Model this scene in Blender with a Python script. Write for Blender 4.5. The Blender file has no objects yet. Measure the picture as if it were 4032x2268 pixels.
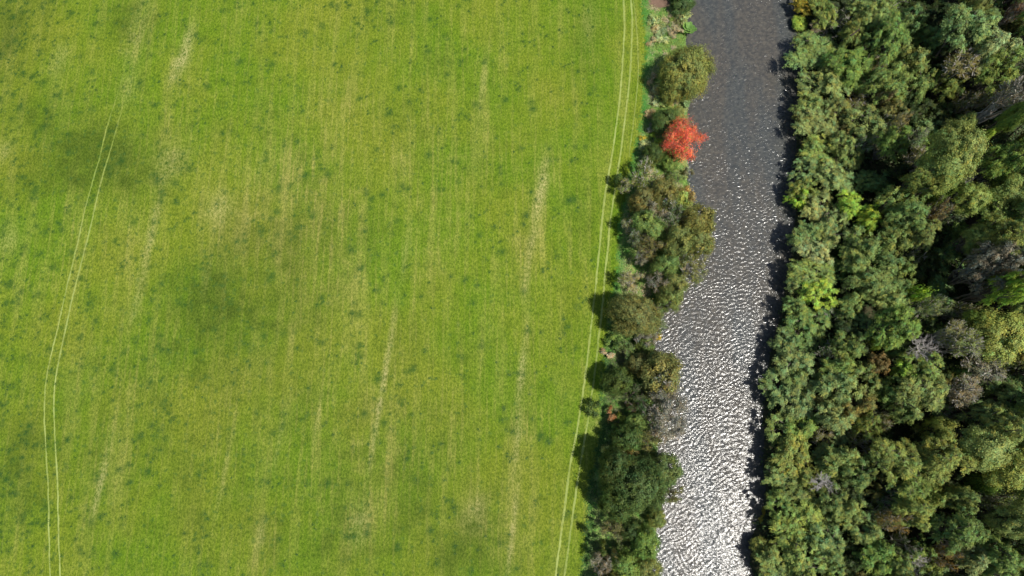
import bpy, math, random
import numpy as np

random.seed(7)
RNG = np.random.default_rng(11)
S = bpy.context.scene
COL = S.collection

# ------------------------------------------------------------------ camera, sky, sun, exposure
CAM_H = 120.0
TILT = math.radians(12.0)
F = 2718.0                                  # focal length in pixels of the 4032 wide photograph
cam = bpy.data.cameras.new('camera')
cam.sensor_width = 36.0
cam.lens = 36.0 * F / 4032.0
cam.clip_start = 1.0
cam.clip_end = 6000.0
camo = bpy.data.objects.new('camera', cam)
COL.objects.link(camo)
camo.location = (0, 0, CAM_H)
camo.rotation_euler = (TILT, 0, 0)
S.camera = camo

SUNV = np.array([0.42, -0.27, 1.0]); SUNV /= np.linalg.norm(SUNV)
ELEV = math.asin(SUNV[2])
AZ = math.atan2(SUNV[0], SUNV[1])           # clockwise from +Y
w = bpy.data.worlds.new('World'); S.world = w; w.use_nodes = True
nt = w.node_tree; nt.nodes.clear()
sky = nt.nodes.new('ShaderNodeTexSky'); sky.sky_type = 'NISHITA'; sky.sun_disc = False
sky.sun_elevation = ELEV; sky.sun_rotation = AZ
bg = nt.nodes.new('ShaderNodeBackground'); bg.inputs['Strength'].default_value = 0.085
wo = nt.nodes.new('ShaderNodeOutputWorld')
nt.links.new(sky.outputs[0], bg.inputs[0]); nt.links.new(bg.outputs[0], wo.inputs[0])
sl = bpy.data.lights.new('sun', 'SUN'); sl.energy = 4.6; sl.angle = math.radians(0.53); sl.color = (1.0, 0.955, 0.88)
so = bpy.data.objects.new('sun', sl); COL.objects.link(so)
so.rotation_euler = (math.radians(90) - ELEV, 0, -AZ + math.pi)
from mathutils import Vector
so.rotation_euler = Vector(SUNV).to_track_quat('Z', 'Y').to_euler()
so.location = (60, -60, 300)
vs = S.view_settings
vs.view_transform = 'Standard'; vs.look = 'None'; vs.exposure = 0.0; vs.gamma = 1.0; vs.use_curve_mapping = False
S.cycles.max_bounces = 6
S.cycles.diffuse_bounces = 3
S.cycles.transmission_bounces = 3

# ------------------------------------------------------------------ helpers
CT, ST = math.cos(TILT), math.sin(TILT)
def P(px, py, z=0.0):
    """ground position seen at photo pixel (px, py), at height z; plus pixels per metre there"""
    x = (px - 2016.0) / F; y = -(py - 1134.0) / F
    d = (x, y * CT + ST, y * ST - CT)
    t = (z - CAM_H) / d[2]
    return x * t, d[1] * t, F / t
def line(pts, z=0.0):
    a = np.array([P(p[0], p[1], z)[:2] for p in pts])
    return a[np.argsort(a[:, 1])]
def fx(l, y):
    return np.interp(y, l[:, 1], l[:, 0])
def tag(o, label=None, cat=None, group=None, kind=None):
    if label: o['label'] = label
    if cat: o['category'] = cat
    if group: o['group'] = group
    if kind: o['kind'] = kind
    return o
def mesh_np(name, V, Fc, mat=None, col=None, smooth=False):
    """V (n,3); Fc (m,k) equal sized polygons; col (n,3) vertex tint"""
    me = bpy.data.meshes.new(name)
    V = np.ascontiguousarray(V, dtype=np.float32); Fc = np.ascontiguousarray(Fc, dtype=np.int32)
    n, m, k = len(V), len(Fc), Fc.shape[1]
    me.vertices.add(n); me.vertices.foreach_set('co', V.ravel())
    me.loops.add(m * k); me.loops.foreach_set('vertex_index', Fc.ravel())
    me.polygons.add(m)
    me.polygons.foreach_set('loop_start', np.arange(0, m * k, k, dtype=np.int32))
    me.polygons.foreach_set('loop_total', np.full(m, k, dtype=np.int32))
    if smooth: me.polygons.foreach_set('use_smooth', np.ones(m, dtype=bool))
    if col is not None:
        a = me.color_attributes.new('tint', 'FLOAT_COLOR', 'POINT')
        c = np.ones((n, 4), dtype=np.float32); c[:, :3] = col
        a.data.foreach_set('color', c.ravel())
    if mat: me.materials.append(mat)
    me.update(calc_edges=True)
    return me
def obj(name, me, parent=None, loc=(0, 0, 0), rz=0.0, sc=(1, 1, 1)):
    o = bpy.data.objects.new(name, me); COL.objects.link(o)
    o.location = loc; o.rotation_euler = (0, 0, rz); o.scale = sc
    if parent: o.parent = parent
    return o
def nrm(v):
    return v / np.maximum(np.linalg.norm(v, axis=-1, keepdims=True), 1e-9)
def vnoise(x, y, s, seed=0):
    """smooth value noise in numpy"""
    r = np.random.default_rng(seed).random((64, 64))
    X = x / s; Y = y / s
    xi = np.floor(X).astype(int); yi = np.floor(Y).astype(int)
    u = X - xi; v = Y - yi; u = u*u*(3-2*u); v = v*v*(3-2*v)
    g = lambda a, b: r[a % 64, b % 64]
    return (g(xi, yi)*(1-u)+g(xi+1, yi)*u)*(1-v) + (g(xi, yi+1)*(1-u)+g(xi+1, yi+1)*u)*v

# ------------------------------------------------------------------ materials
class NT:
    def __init__(s, name):
        s.m = bpy.data.materials.new(name); s.m.use_nodes = True
        s.t = s.m.node_tree; s.t.nodes.clear()
        s.out = s.t.nodes.new('ShaderNodeOutputMaterial')
    def n(s, typ, **kw):
        o = s.t.nodes.new(typ)
        for k, v in kw.items(): setattr(o, k, v)
        return o
    def l(s, a, b): s.t.links.new(a, b)
    def setin(s, sock, v):
        if hasattr(v, 'is_output') or isinstance(v, bpy.types.NodeSocket): s.l(v, sock)
        else: sock.default_value = v
    def mix(s, f, a, b, typ='MIX'):
        o = s.n('ShaderNodeMix', data_type='RGBA', blend_type=typ)
        s.setin(o.inputs[0], f)
        s.setin(o.inputs[6], a if not isinstance(a, tuple) else (*a, 1)[:4])
        s.setin(o.inputs[7], b if not isinstance(b, tuple) else (*b, 1)[:4])
        return o.outputs[2]
    def math(s, op, a, b=0.5, c=None, clamp=False):
        o = s.n('ShaderNodeMath', operation=op, use_clamp=clamp)
        s.setin(o.inputs[0], a); s.setin(o.inputs[1], b)
        if c is not None: s.setin(o.inputs[2], c)
        return o.outputs[0]
    def ramp(s, f, lo, hi, tlo=0.0, thi=1.0):
        o = s.n('ShaderNodeMapRange', interpolation_type='SMOOTHSTEP')
        s.setin(o.inputs[0], f); o.inputs[1].default_value = lo; o.inputs[2].default_value = hi
        o.inputs[3].default_value = tlo; o.inputs[4].default_value = thi
        return o.outputs[0]
    def noise(s, scale, vec=None, detail=2.0, rough=0.5, dist=0.0):
        o = s.n('ShaderNodeTexNoise'); o.inputs['Scale'].default_value = scale
        o.inputs['Detail'].default_value = detail; o.inputs['Roughness'].default_value = rough
        o.inputs['Distortion'].default_value = dist
        if vec is not None: s.l(vec, o.inputs['Vector'])
        return o.outputs['Fac']
    def mapping(s, vec, rot=(0, 0, 0), scale=(1, 1, 1), loc=(0, 0, 0)):
        o = s.n('ShaderNodeMapping'); s.l(vec, o.inputs['Vector'])
        o.inputs['Rotation'].default_value = rot; o.inputs['Scale'].default_value = scale; o.inputs['Location'].default_value = loc
        return o.outputs[0]

def leaf_material():
    k = NT('foliage')
    oi = k.n('ShaderNodeObjectInfo')
    at = k.n('ShaderNodeAttribute', attribute_name='tint')
    c = k.mix(1.0, oi.outputs['Color'], at.outputs['Color'], 'MULTIPLY')
    geo = k.n('ShaderNodeNewGeometry')
    nz = k.noise(0.35, geo.outputs['Position'], 3.0, 0.6)
    c = k.mix(1.0, c, k.mix(k.ramp(nz, 0.3, 0.7), (0.84, 0.9, 0.90), (1.18, 1.1, 0.98)), 'MULTIPLY')
    pb = k.n('ShaderNodeBsdfPrincipled'); k.l(c, pb.inputs['Base Color'])
    pb.inputs['Roughness'].default_value = 0.55
    pb.inputs['Specular IOR Level'].default_value = 0.25
    tr = k.n('ShaderNodeBsdfTranslucent')
    k.l(k.mix(1.0, c, (1.0, 1.1, 0.55), 'MULTIPLY'), tr.inputs['Color'])
    mx = k.n('ShaderNodeMixShader'); mx.inputs[0].default_value = 0.22
    k.l(pb.outputs[0], mx.inputs[1]); k.l(tr.outputs[0], mx.inputs[2]); k.l(mx.outputs[0], k.out.inputs[0])
    return k.m
def bark_material():
    k = NT('bark')
    oi = k.n('ShaderNodeObjectInfo')
    geo = k.n('ShaderNodeNewGeometry')
    nz = k.noise(4.0, geo.outputs['Position'], 4.0, 0.7)
    c = k.mix(1.0, oi.outputs['Color'], k.mix(nz, (0.55, 0.55, 0.55), (1.35, 1.3, 1.25)), 'MULTIPLY')
    pb = k.n('ShaderNodeBsdfPrincipled'); k.l(c, pb.inputs['Base Color']); pb.inputs['Roughness'].default_value = 0.85
    k.l(pb.outputs[0], k.out.inputs[0])
    return k.m

def field_colour(k, pos, sep):
    """grass colour from world position, shared by the pasture and its wheel tracks"""
    mp = k.mapping(pos, rot=(0, 0, math.radians(7)), scale=(0.42, 0.035, 1))
    streak = k.noise(1.0, mp, 4.0, 0.55)
    mp2 = k.mapping(pos, rot=(0, 0, math.radians(7)), scale=(1.7, 0.10, 1), loc=(3, 9, 0))
    streak2 = k.noise(1.0, mp2, 3.0, 0.6)
    blotch = k.noise(0.045, pos, 3.0, 0.55)
    mid = k.noise(0.45, pos, 3.0, 0.6)
    fine = k.noise(2.6, k.mapping(pos, rot=(0, 0, math.radians(4)), scale=(1.25, 0.8, 1)), 3.0, 0.7)
    vfine = k.noise(7.0, pos, 1.0, 0.5)
    dark_tone, dry, pale = sep
    base = k.mix(k.ramp(blotch, 0.35, 0.68), (0.108, 0.200, 0.009), (0.170, 0.218, 0.017))
    d = k.math('ADD', k.math('MULTIPLY', k.ramp(streak, 0.45, 0.75), 0.55), k.math('MULTIPLY', k.ramp(streak2, 0.45, 0.72), 0.5))
    d = k.math('ADD', d, k.math('MULTIPLY', k.ramp(mid, 0.5, 0.75), 0.3))
    d = k.math('MULTIPLY', d, k.math('ADD', k.math('MULTIPLY', dry, 1.3), 0.55), clamp=True)
    c = k.mix(d, base, (0.305, 0.310, 0.070))
    c = k.mix(k.math('MULTIPLY', dry, 0.35, clamp=True), c, (0.175, 0.170, 0.042))
    pl = k.math('MULTIPLY', k.math('MULTIPLY', pale, 0.75), k.ramp(fine, 0.25, 0.62), clamp=True)
    c = k.mix(pl, c, (0.44, 0.40, 0.18))
    g = k.math('ADD', k.math('MULTIPLY', dark_tone, 0.78), k.math('MULTIPLY', k.ramp(mid, 0.50, 0.30), 0.30), clamp=True)
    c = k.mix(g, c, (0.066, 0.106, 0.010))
    # small grain of single tussocks
    c = k.mix(k.ramp(fine, 0.28, 0.72), k.mix(1.0, c, (0.56, 0.66, 0.50), 'MULTIPLY'), k.mix(1.0, c, (1.42, 1.32, 1.40), 'MULTIPLY'))
    c = k.mix(k.ramp(vfine, 0.3, 0.7), k.mix(1.0, c, (0.80, 0.82, 0.80), 'MULTIPLY'), k.mix(1.0, c, (1.18, 1.15, 1.18), 'MULTIPLY'))
    # darker, bluer clumps where cattle have grazed round
    wob = k.n('ShaderNodeTexNoise'); k.l(pos, wob.inputs['Vector']); wob.inputs['Scale'].default_value = 1.6; wob.inputs['Detail'].default_value = 3
    vm = k.n('ShaderNodeVectorMath', operation='MULTIPLY_ADD'); k.l(wob.outputs['Color'], vm.inputs[0])
    vm.inputs[1].default_value = (1.5, 1.5, 0); k.l(pos, vm.inputs[2])
    for sc, thr, rad, amt in ((0.7, 0.62, 0.30, 0.45),):
        vo = k.n('ShaderNodeTexVoronoi', voronoi_dimensions='2D'); vo.inputs['Scale'].default_value = sc
        k.l(vm.outputs[0], vo.inputs['Vector'])
        sc_ = k.n('ShaderNodeSeparateColor'); k.l(vo.outputs['Color'], sc_.inputs[0])
        dens = k.ramp(k.noise(0.035, k.mapping(pos, loc=(40, 5, 0)), 1.0), 0.30, 0.65)
        xg = k.n('ShaderNodeSeparateXYZ'); k.l(pos, xg.inputs[0])
        left = k.ramp(xg.outputs['X'], -70.0, 25.0, 0.16, -0.12)
        pick = k.ramp(k.math('ADD', sc_.outputs[0], k.math('ADD', left, k.math('MULTIPLY', dens, 0.06))), thr, thr + 0.3)
        spot = k.math('MULTIPLY', k.ramp(vo.outputs['Distance'], rad, rad * 0.25), pick)
        c = k.mix(k.math('MULTIPLY', spot, amt), c, (0.040, 0.105, 0.020))
    return c, fine, vfine

def ground_material():
    k = NT('ground')
    geo = k.n('ShaderNodeNewGeometry'); pos = geo.outputs['Position']
    a1 = k.n('ShaderNodeAttribute', attribute_name='tint'); s1 = k.n('ShaderNodeSeparateColor'); k.l(a1.outputs['Color'], s1.inputs[0])
    a2 = k.n('ShaderNodeAttribute', attribute_name='zone'); s2 = k.n('ShaderNodeSeparateColor'); k.l(a2.outputs['Color'], s2.inputs[0])
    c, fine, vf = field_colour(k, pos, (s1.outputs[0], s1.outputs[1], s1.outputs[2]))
    a4 = k.n('ShaderNodeAttribute', attribute_name='soil'); s4 = k.n('ShaderNodeSeparateColor'); k.l(a4.outputs['Color'], s4.inputs[0])
    cl = k.math('MULTIPLY', s4.outputs[1], k.ramp(k.noise(2.2, pos, 3.0, 0.7), 0.25, 0.6, 0.45, 1.0), clamp=True)
    c = k.mix(cl, c, (0.022, 0.078, 0.012))
    # forest floor / bank
    n1 = k.noise(1.1, pos, 4.0, 0.7)
    fl = k.mix(k.ramp(n1, 0.35, 0.65), (0.022, 0.040, 0.014), (0.075, 0.068, 0.035))
    c = k.mix(s2.outputs[0], c, fl)
    bk = k.mix(k.ramp(n1, 0.35, 0.6), (0.085, 0.250, 0.035), (0.24, 0.31, 0.09))
    c = k.mix(s2.outputs[1], c, bk)
    bed = k.mix(k.ramp(k.noise(2.2, pos, 4.0, 0.7), 0.3, 0.7), (0.045, 0.038, 0.030), (0.11, 0.095, 0.075))
    c = k.mix(s2.outputs[2], c, bed)
    a3 = k.n('ShaderNodeAttribute', attribute_name='soil'); s3 = k.n('ShaderNodeSeparateColor'); k.l(a3.outputs['Color'], s3.inputs[0])
    c = k.mix(s3.outputs[0], c, k.mix(n1, (0.14, 0.085, 0.06), (0.27, 0.18, 0.13)))
    pb = k.n('ShaderNodeBsdfPrincipled'); k.l(c, pb.inputs['Base Color'])
    pb.inputs['Roughness'].default_value = 0.9; pb.inputs['Specular IOR Level'].default_value = 0.15
    bp = k.n('ShaderNodeBump'); bp.inputs['Strength'].default_value = 0.55; bp.inputs['Distance'].default_value = 0.12
    k.l(k.math('ADD', fine, k.math('MULTIPLY', vf, 0.5)), bp.inputs['Height']); k.l(bp.outputs[0], pb.inputs['Normal'])
    k.l(pb.outputs[0], k.out.inputs[0])
    return k.m
def track_material():
    k = NT('flattened_grass')
    geo = k.n('ShaderNodeNewGeometry'); pos = geo.outputs['Position']
    c, fine, vf = field_colour(k, pos, (0.0, 0.2, 0.0))
    oi = k.n('ShaderNodeAttribute', attribute_name='tint'); so_ = k.n('ShaderNodeSeparateColor'); k.l(oi.outputs['Color'], so_.inputs[0])
    n = k.ramp(k.noise(0.9, pos, 3.0, 0.7), 0.2, 0.5)
    c = k.mix(k.math('MULTIPLY', n, so_.outputs[0]), c, (0.40, 0.47, 0.145))
    pb = k.n('ShaderNodeBsdfPrincipled'); k.l(c, pb.inputs['Base Color']); pb.inputs['Roughness'].default_value = 0.8
    pb.inputs['Specular IOR Level'].default_value = 0.15
    k.l(pb.outputs[0], k.out.inputs[0])
    return k.m
def water_material():
    k = NT('river_water')
    geo = k.n('ShaderNodeNewGeometry'); pos = geo.outputs['Position']
    n1 = k.noise(0.09, k.mapping(pos, scale=(1.6, 0.35, 1)), 3.0, 0.6)
    n2 = k.noise(1.4, pos, 3.0, 0.6)
    c = k.mix(k.ramp(n1, 0.38, 0.62), (0.072, 0.077, 0.076), (0.086, 0.081, 0.072))
    c = k.mix(k.ramp(n2, 0.3, 0.75), k.mix(1.0, c, (0.75, 0.78, 0.8), 'MULTIPLY'), k.mix(1.0, c, (1.35, 1.3, 1.2), 'MULTIPLY'))
    pb = k.n('ShaderNodeBsdfPrincipled'); k.l(c, pb.inputs['Base Color'])
    pb.inputs['Roughness'].default_value = 0.155; pb.inputs['IOR'].default_value = 1.5
    bp = k.n('ShaderNodeBump'); bp.inputs['Strength'].default_value = 1.0; bp.inputs['Distance'].default_value = 0.05
    h = k.math('ADD', k.noise(3.4, k.mapping(pos, scale=(0.7, 1.7, 1)), 2.0, 0.6), k.math('MULTIPLY', k.noise(7.5, pos, 1.0), 0.2))
    sharp = k.math('MULTIPLY', k.ramp(k.noise(2.6, k.mapping(pos, scale=(0.8, 1.5, 1), loc=(7, 3, 0)), 1.0), 0.60, 0.80), 1.4)
    h = k.math('ADD', h, sharp)
    k.l(h, bp.inputs['Height']); k.l(bp.outputs[0], pb.inputs['Normal'])
    k.l(pb.outputs[0], k.out.inputs[0])
    return k.m
M_LEAF = leaf_material(); M_BARK = bark_material(); M_GROUND = ground_material(); M_TRACK = track_material(); M_WATER = water_material()

# ------------------------------------------------------------------ the lie of the land
WZ = -1.3
SHORE_L = line([(2740,-260),(2735,-120),(2722,0),(2708,80),(2698,165),(2730,260),(2738,340),(2712,400),(2700,480),(2690,560),(2705,640),(2712,720),(2722,800),(2730,900),(2722,1000),(2690,1080),(2640,1150),(2608,1230),(2578,1320),(2566,1400),(2590,1480),(2610,1560),(2620,1640),(2605,1720),(2585,1800),(2600,1900),(2610,1980),(2590,2060),(2575,2150),(2565,2268),(2550,2420),(2530,2560)], WZ)
_R = [(1990,-160),(1992,-60),(1993,0),(1996,150),(2003,250),(1990,400),(1992,520),(1980,650),(1955,780),(1925,900),(1912,1000),(1908,1150),(1915,1230),(1903,1300),(1872,1370),(1882,1449),(1880,1540),(1870,1640)]
SHORE_R = line([(a*1.5652+14, b*1.5652) for a, b in _R], WZ)
EDGE = line([(2540,-260),(2535,-100),(2530,0),(2538,120),(2548,200),(2530,300),(2535,420),(2515,520),(2500,600),(2480,660),(2470,760),(2440,850),(2432,950),(2430,1050),(2420,1120),(2400,1200),(2392,1300),(2385,1400),(2375,1500),(2355,1600),(2372,1700),(2350,1780),(2330,1850),(2310,1950),(2312,2050),(2300,2150),(2290,2268),(2280,2420),(2270,2560)])

def axis(fine_lo, fine_hi, step, far):
    a = list(np.arange(fine_lo, fine_hi + 1e-6, step)); s = step
    x = fine_hi
    while x < far: s *= 1.35; x += s; a.append(x)
    x = fine_lo; s = step; pre = []
    while x > -far: s *= 1.35; x -= s; pre.append(x)
    return np.array(pre[::-1] + a)
def height(x, y):
    dl = x - fx(SHORE_L, y); dr = fx(SHORE_R, y) - x
    jit = 0.5 * (vnoise(x, y, 3.0, 3) - 0.5)
    zl = np.interp(dl + jit, [-3.2, -1.4, 0.0, 2.2], [0.0, -0.45, -1.3, -2.3])
    zr = np.interp(dr + jit, [-4.5, -1.0, 0.0, 2.2], [0.6, -0.5, -1.3, -2.3])
    z = np.where(dl < dr, np.where(dl < 1.2, zl, np.minimum(zl, zr)), zr)
    z = np.where((dl > 0) & (dr > 0), np.minimum(z, WZ - 0.25 * np.minimum(1, np.minimum(dl, dr))), z)
    rough = np.clip((x - fx(EDGE, y)) / 2.0, 0, 1)
    return z + rough * 0.25 * (vnoise(x, y, 2.2, 5) - 0.5) + 0.10 * (vnoise(x, y, 14.0, 6) - 0.5) - 0.05

gx = axis(-96, 112, 0.5, 2500); gy = axis(-44, 92, 0.5, 2500)
X, Y = np.meshgrid(gx, gy)
Z = height(X, Y)
nx, ny = len(gx), len(gy)
idx = np.arange(nx * ny).reshape(ny, nx)
Fq = np.stack([idx[:-1, :-1], idx[:-1, 1:], idx[1:, 1:], idx[1:, :-1]], -1).reshape(-1, 4)
tone = np.zeros((ny, nx, 3))
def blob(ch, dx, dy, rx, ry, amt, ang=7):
    """soft patch of another tone in the grass colour; dx, dy, radii in the 2576 px wide view"""
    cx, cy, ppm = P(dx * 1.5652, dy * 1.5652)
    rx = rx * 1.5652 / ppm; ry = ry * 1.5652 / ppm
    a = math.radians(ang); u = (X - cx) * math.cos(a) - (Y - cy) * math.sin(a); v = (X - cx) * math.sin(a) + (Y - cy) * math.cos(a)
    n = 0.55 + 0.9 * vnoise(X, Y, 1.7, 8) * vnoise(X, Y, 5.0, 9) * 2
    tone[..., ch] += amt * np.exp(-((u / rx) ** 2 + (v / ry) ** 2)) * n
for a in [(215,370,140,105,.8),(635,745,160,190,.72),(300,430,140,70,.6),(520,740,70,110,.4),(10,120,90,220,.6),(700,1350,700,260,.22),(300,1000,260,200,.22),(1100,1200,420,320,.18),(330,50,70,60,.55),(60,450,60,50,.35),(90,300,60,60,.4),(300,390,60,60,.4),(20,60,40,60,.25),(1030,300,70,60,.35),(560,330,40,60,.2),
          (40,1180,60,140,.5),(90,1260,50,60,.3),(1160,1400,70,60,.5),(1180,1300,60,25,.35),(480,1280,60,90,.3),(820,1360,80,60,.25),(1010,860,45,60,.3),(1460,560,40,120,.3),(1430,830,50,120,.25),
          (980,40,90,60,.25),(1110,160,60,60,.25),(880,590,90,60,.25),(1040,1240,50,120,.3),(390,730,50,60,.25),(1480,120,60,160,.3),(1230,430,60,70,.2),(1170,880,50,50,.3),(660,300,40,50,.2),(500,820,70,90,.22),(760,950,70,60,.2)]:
    blob(0, *a)  # darker olive patches in the field colour, broader and fainter lower down
for a in [(750,560,150,220,.75),(610,560,60,90,.6),(900,1120,150,200,.5),(330,1000,80,160,.35),(420,360,50,90,.4),(300,600,60,120,.3),(1210,300,40,160,.35),(1060,430,100,120,.25),(1100,1100,90,120,.35),
          (880,230,50,60,.35),(1330,580,40,170,.5),(1310,1080,30,200,.6),(920,1290,45,60,.7),(1195,1290,70,50,.5),(650,1380,60,60,.4),(560,1000,90,160,.35),(240,1220,40,130,.4),(1250,1350,100,80,.35),(180,620,50,120,.25),(820,760,90,200,.35),(10,130,20,60,.5),(1080,700,40,140,.3)]:
    blob(1, *a)
for a in [(465,130,12,60,.65),(440,170,12,40,.45),(550,520,32,40,.55),(420,410,40,60,.35),(375,610,12,120,.5),(350,740,10,60,.45),(1352,520,12,90,.45),(1328,680,9,80,.35),(975,900,7,100,.6),(945,1080,6,110,.55),
          (1313,930,8,110,.55),(1300,1130,7,90,.55),(1290,1330,6,110,.7),(245,1250,7,55,.9),(905,1320,22,50,.45),(1190,1290,30,40,.5),(655,1350,10,40,.4),(300,400,20,60,.2),(150,150,20,40,.35),(350,60,25,90,.35),(320,230,18,60,.3),
          (1370,450,12,60,.4),(1215,210,7,90,.4),(1020,640,8,70,.35),(560,1210,6,110,.35),(265,1160,8,80,.35),(700,1120,6,80,.25),(800,1050,5,80,.25),(520,700,8,60,.25),(20,600,30,40,.3),(10,380,18,30,.5),(1480,60,20,60,.2),(655,420,6,50,.35),(1500,1050,20,60,.2)]:
    blob(2, *a, 7)
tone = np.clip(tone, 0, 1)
zone = np.zeros((ny, nx, 3))
e = X - fx(EDGE, Y) + 0.8 * (vnoise(X, Y, 1.5, 12) - 0.5)
dl = X - fx(SHORE_L, Y); dr = fx(SHORE_R, Y) - X
zone[..., 1] = np.clip(e / 0.5, 0, 1) * (dl < 0)
top = np.clip((Y - 24) / 6, 0, 1)                     # lower down the bank is under trees
zone[..., 0] = np.where(dr < 0.4, 1, np.clip((e - 2.0) / 2, 0, 1) * (1 - top) * (dl < 0))
zone[..., 2] = np.clip(1 - np.abs(Z - (WZ - 0.4)) / 0.55, 0, 1) * (dl > -0.8) * (dr > -0.8) + ((dl > 0) & (dr > 0))
zone = np.clip(zone, 0, 1)
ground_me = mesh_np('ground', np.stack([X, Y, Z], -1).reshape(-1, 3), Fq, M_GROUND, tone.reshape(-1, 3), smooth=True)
za = ground_me.color_attributes.new('zone', 'FLOAT_COLOR', 'POINT')
c4 = np.ones((nx * ny, 4), np.float32); c4[:, :3] = zone.reshape(-1, 3); za.data.foreach_set('color', c4.ravel())
# clumps of coarser, darker grass: positions shared by the sward colour and the tufts standing on it
g = np.random.default_rng(19)
n = 1000
px = g.random(n) ** 1.6 * 2350; py = -20 + 2310 * g.random(n) ** 1.25
pts = np.array([P(a, b)[:2] for a, b in zip(px, py)]); ok = pts[:, 0] < fx(EDGE, pts[:, 1]) - 2.5
cl = pts[ok]; ex = cl[g.integers(0, len(cl), 500)] + g.normal(size=(500, 2)) * .75; cl = np.vstack([cl, ex])
CLS = .15 + .34 * g.random(len(cl)) ** 2.4; CLA = g.uniform(.35, 1.0, len(cl))
clump = np.zeros((ny, nx))
for (cx, cy), sg, am in zip(cl, CLS, CLA):
    ix = np.searchsorted(gx, [cx - 2.5, cx + 2.5]); iy = np.searchsorted(gy, [cy - 2.5, cy + 2.5])
    sub = (slice(iy[0], iy[1]), slice(ix[0], ix[1]))
    clump[sub] = np.maximum(clump[sub], am * np.exp(-((X[sub] - cx) ** 2 + (Y[sub] - cy) ** 2) / (2 * sg * sg)))
sx, sy, _ = P(2600, 8); sx2, sy2, _ = P(2570, -20)
soil = np.exp(-(((X - sx) / 2.3) ** 2 + ((Y - sy) / 1.5) ** 2) ** 2) + np.exp(-(((X - sx2) / 1.6) ** 2 + ((Y - sy2) / 2.5) ** 2) ** 2)
sa = ground_me.color_attributes.new('soil', 'FLOAT_COLOR', 'POINT')
c4 = np.ones((nx * ny, 4), np.float32); c4[:, 0] = np.clip(soil * (0.5 + vnoise(X, Y, .8, 4)), 0, 1).ravel(); c4[:, 1] = clump.ravel(); c4[:, 2] = 0; sa.data.foreach_set('color', c4.ravel())
tag(obj('ground', ground_me), kind='structure')

# river: real ripples, crests lying across the stream
wx = axis(21, 60, 0.115, 60); wx = wx[(wx > 5) & (wx < 80)]
wy = axis(-34, 84, 0.115, 2400)
WX, WY = np.meshgrid(wx, wy); WH = np.zeros_like(WX)
rw = np.random.default_rng(5)
wxd = WX + 1.2 * (vnoise(WX, WY, 4.0, 31) - .5); wyd = WY + 1.4 * (vnoise(WX, WY, 3.0, 32) - .5)
for i in range(60):
    lam = rw.uniform(0.36, 0.95); th = rw.normal(0, 0.6); kx, ky = math.sin(th) * 2 * math.pi / lam, math.cos(th) * 2 * math.pi / lam
    WH += 0.019 * lam / (2 * math.pi) * 1.0 * np.sin(kx * wxd + ky * wyd + rw.uniform(0, 6.28))
amp = 0.55 + 0.5 * vnoise(WX, WY, 7.0, 33) + 0.6 * vnoise(WX, WY, 1.3, 34) ** 2
fade = np.clip((110 - np.abs(WY - 20)) / 20, 0, 1)
WH = WH * amp * fade
wi = np.arange(WX.size).reshape(WX.shape)
Fw = np.stack([wi[:-1, :-1], wi[:-1, 1:], wi[1:, 1:], wi[1:, :-1]], -1).reshape(-1, 4)
water = obj('river', mesh_np('river', np.stack([WX, WY, WZ + WH], -1).reshape(-1, 3), Fw, M_WATER, smooth=True))
tag(water, kind='structure')

# wheel tracks pressed into the pasture: thin ribbons
def ribbon(name, pts, width, strength, z=0.012, seed=0):
    sy_, sv_ = (np.array([-1e4, 1e4]), np.array([strength] * 2)) if np.isscalar(strength) else zip(*sorted((P(500, q_)[1], v_) for q_, v_ in strength))
    a = line(pts); ys = np.arange(a[0, 1], a[-1, 1], 0.35); xs = fx(a, ys)
    ker = np.ones(15) / 15; xp = np.pad(xs, 7, mode='reflect', reflect_type='odd'); xs = np.convolve(xp, ker, 'valid')
    r = np.random.default_rng(seed)
    j = lambda s: (vnoise(ys, ys * 0 + seed, s, seed) - 0.5)
    xs = xs + 0.10 * j(2.0)
    wl = width * (0.5 + 0.35 * j(0.8)); wr = width * (0.5 + 0.35 * j(0.7)) + 0.02 * r.normal(size=len(ys))
    n = len(ys); V = np.zeros((n * 3, 3))
    for q, off in enumerate((-wl, 0 * wl, wr)):
        V[q::3, 0] = xs + off; V[q::3, 1] = ys; V[q::3, 2] = height(xs + off, ys) + z + (0.015 if q == 1 else 0)
    b = np.arange(n - 1) * 3
    Fc = np.concatenate([np.stack([b, b + 1, b + 4, b + 3], -1), np.stack([b + 1, b + 2, b + 5, b + 4], -1)])
    st_ = np.interp(ys, sy_, sv_) * (0.75 + 0.6 * (vnoise(ys, ys * 0, 3.0, seed + 3) - .3))
    o = obj(name, mesh_np(name, V, Fc, M_TRACK, np.repeat(st_[:, None], 3, 0).repeat(3, 1)))
    return tag(o, kind='structure')
T1 = [(2452,-120),(2456,0),(2460,110),(2455,190),(2449,287),(2442,384),(2431,464),(2420,543),(2410,618),(2395,692),(2379,794),(2368,891),(2360,980),(2351,1068),(2341,1178),(2336,1208),(2325,1310),(2314,1407),(2303,1504),(2290,1584),(2276,1672),(2263,1747),(2245,1827),(2234,1915),(2223,2003),(2214,2083),(2199,2171),(2188,2268),(2170,2400)]
T2 = [(2480,-120),(2486,0),(2490,110),(2486,199),(2481,287),(2473,375),(2462,464),(2451,552),(2443,618),(2421,737),(2410,825),(2399,900),(2393,980),(2384,1068),(2376,1178),(2374,1195),(2360,1310),(2349,1407),(2336,1517),(2327,1579),(2316,1646),(2303,1730),(2283,1840),(2267,1946),(2256,2026),(2245,2105),(2232,2202),(2223,2268),(2208,2400)]
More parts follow.
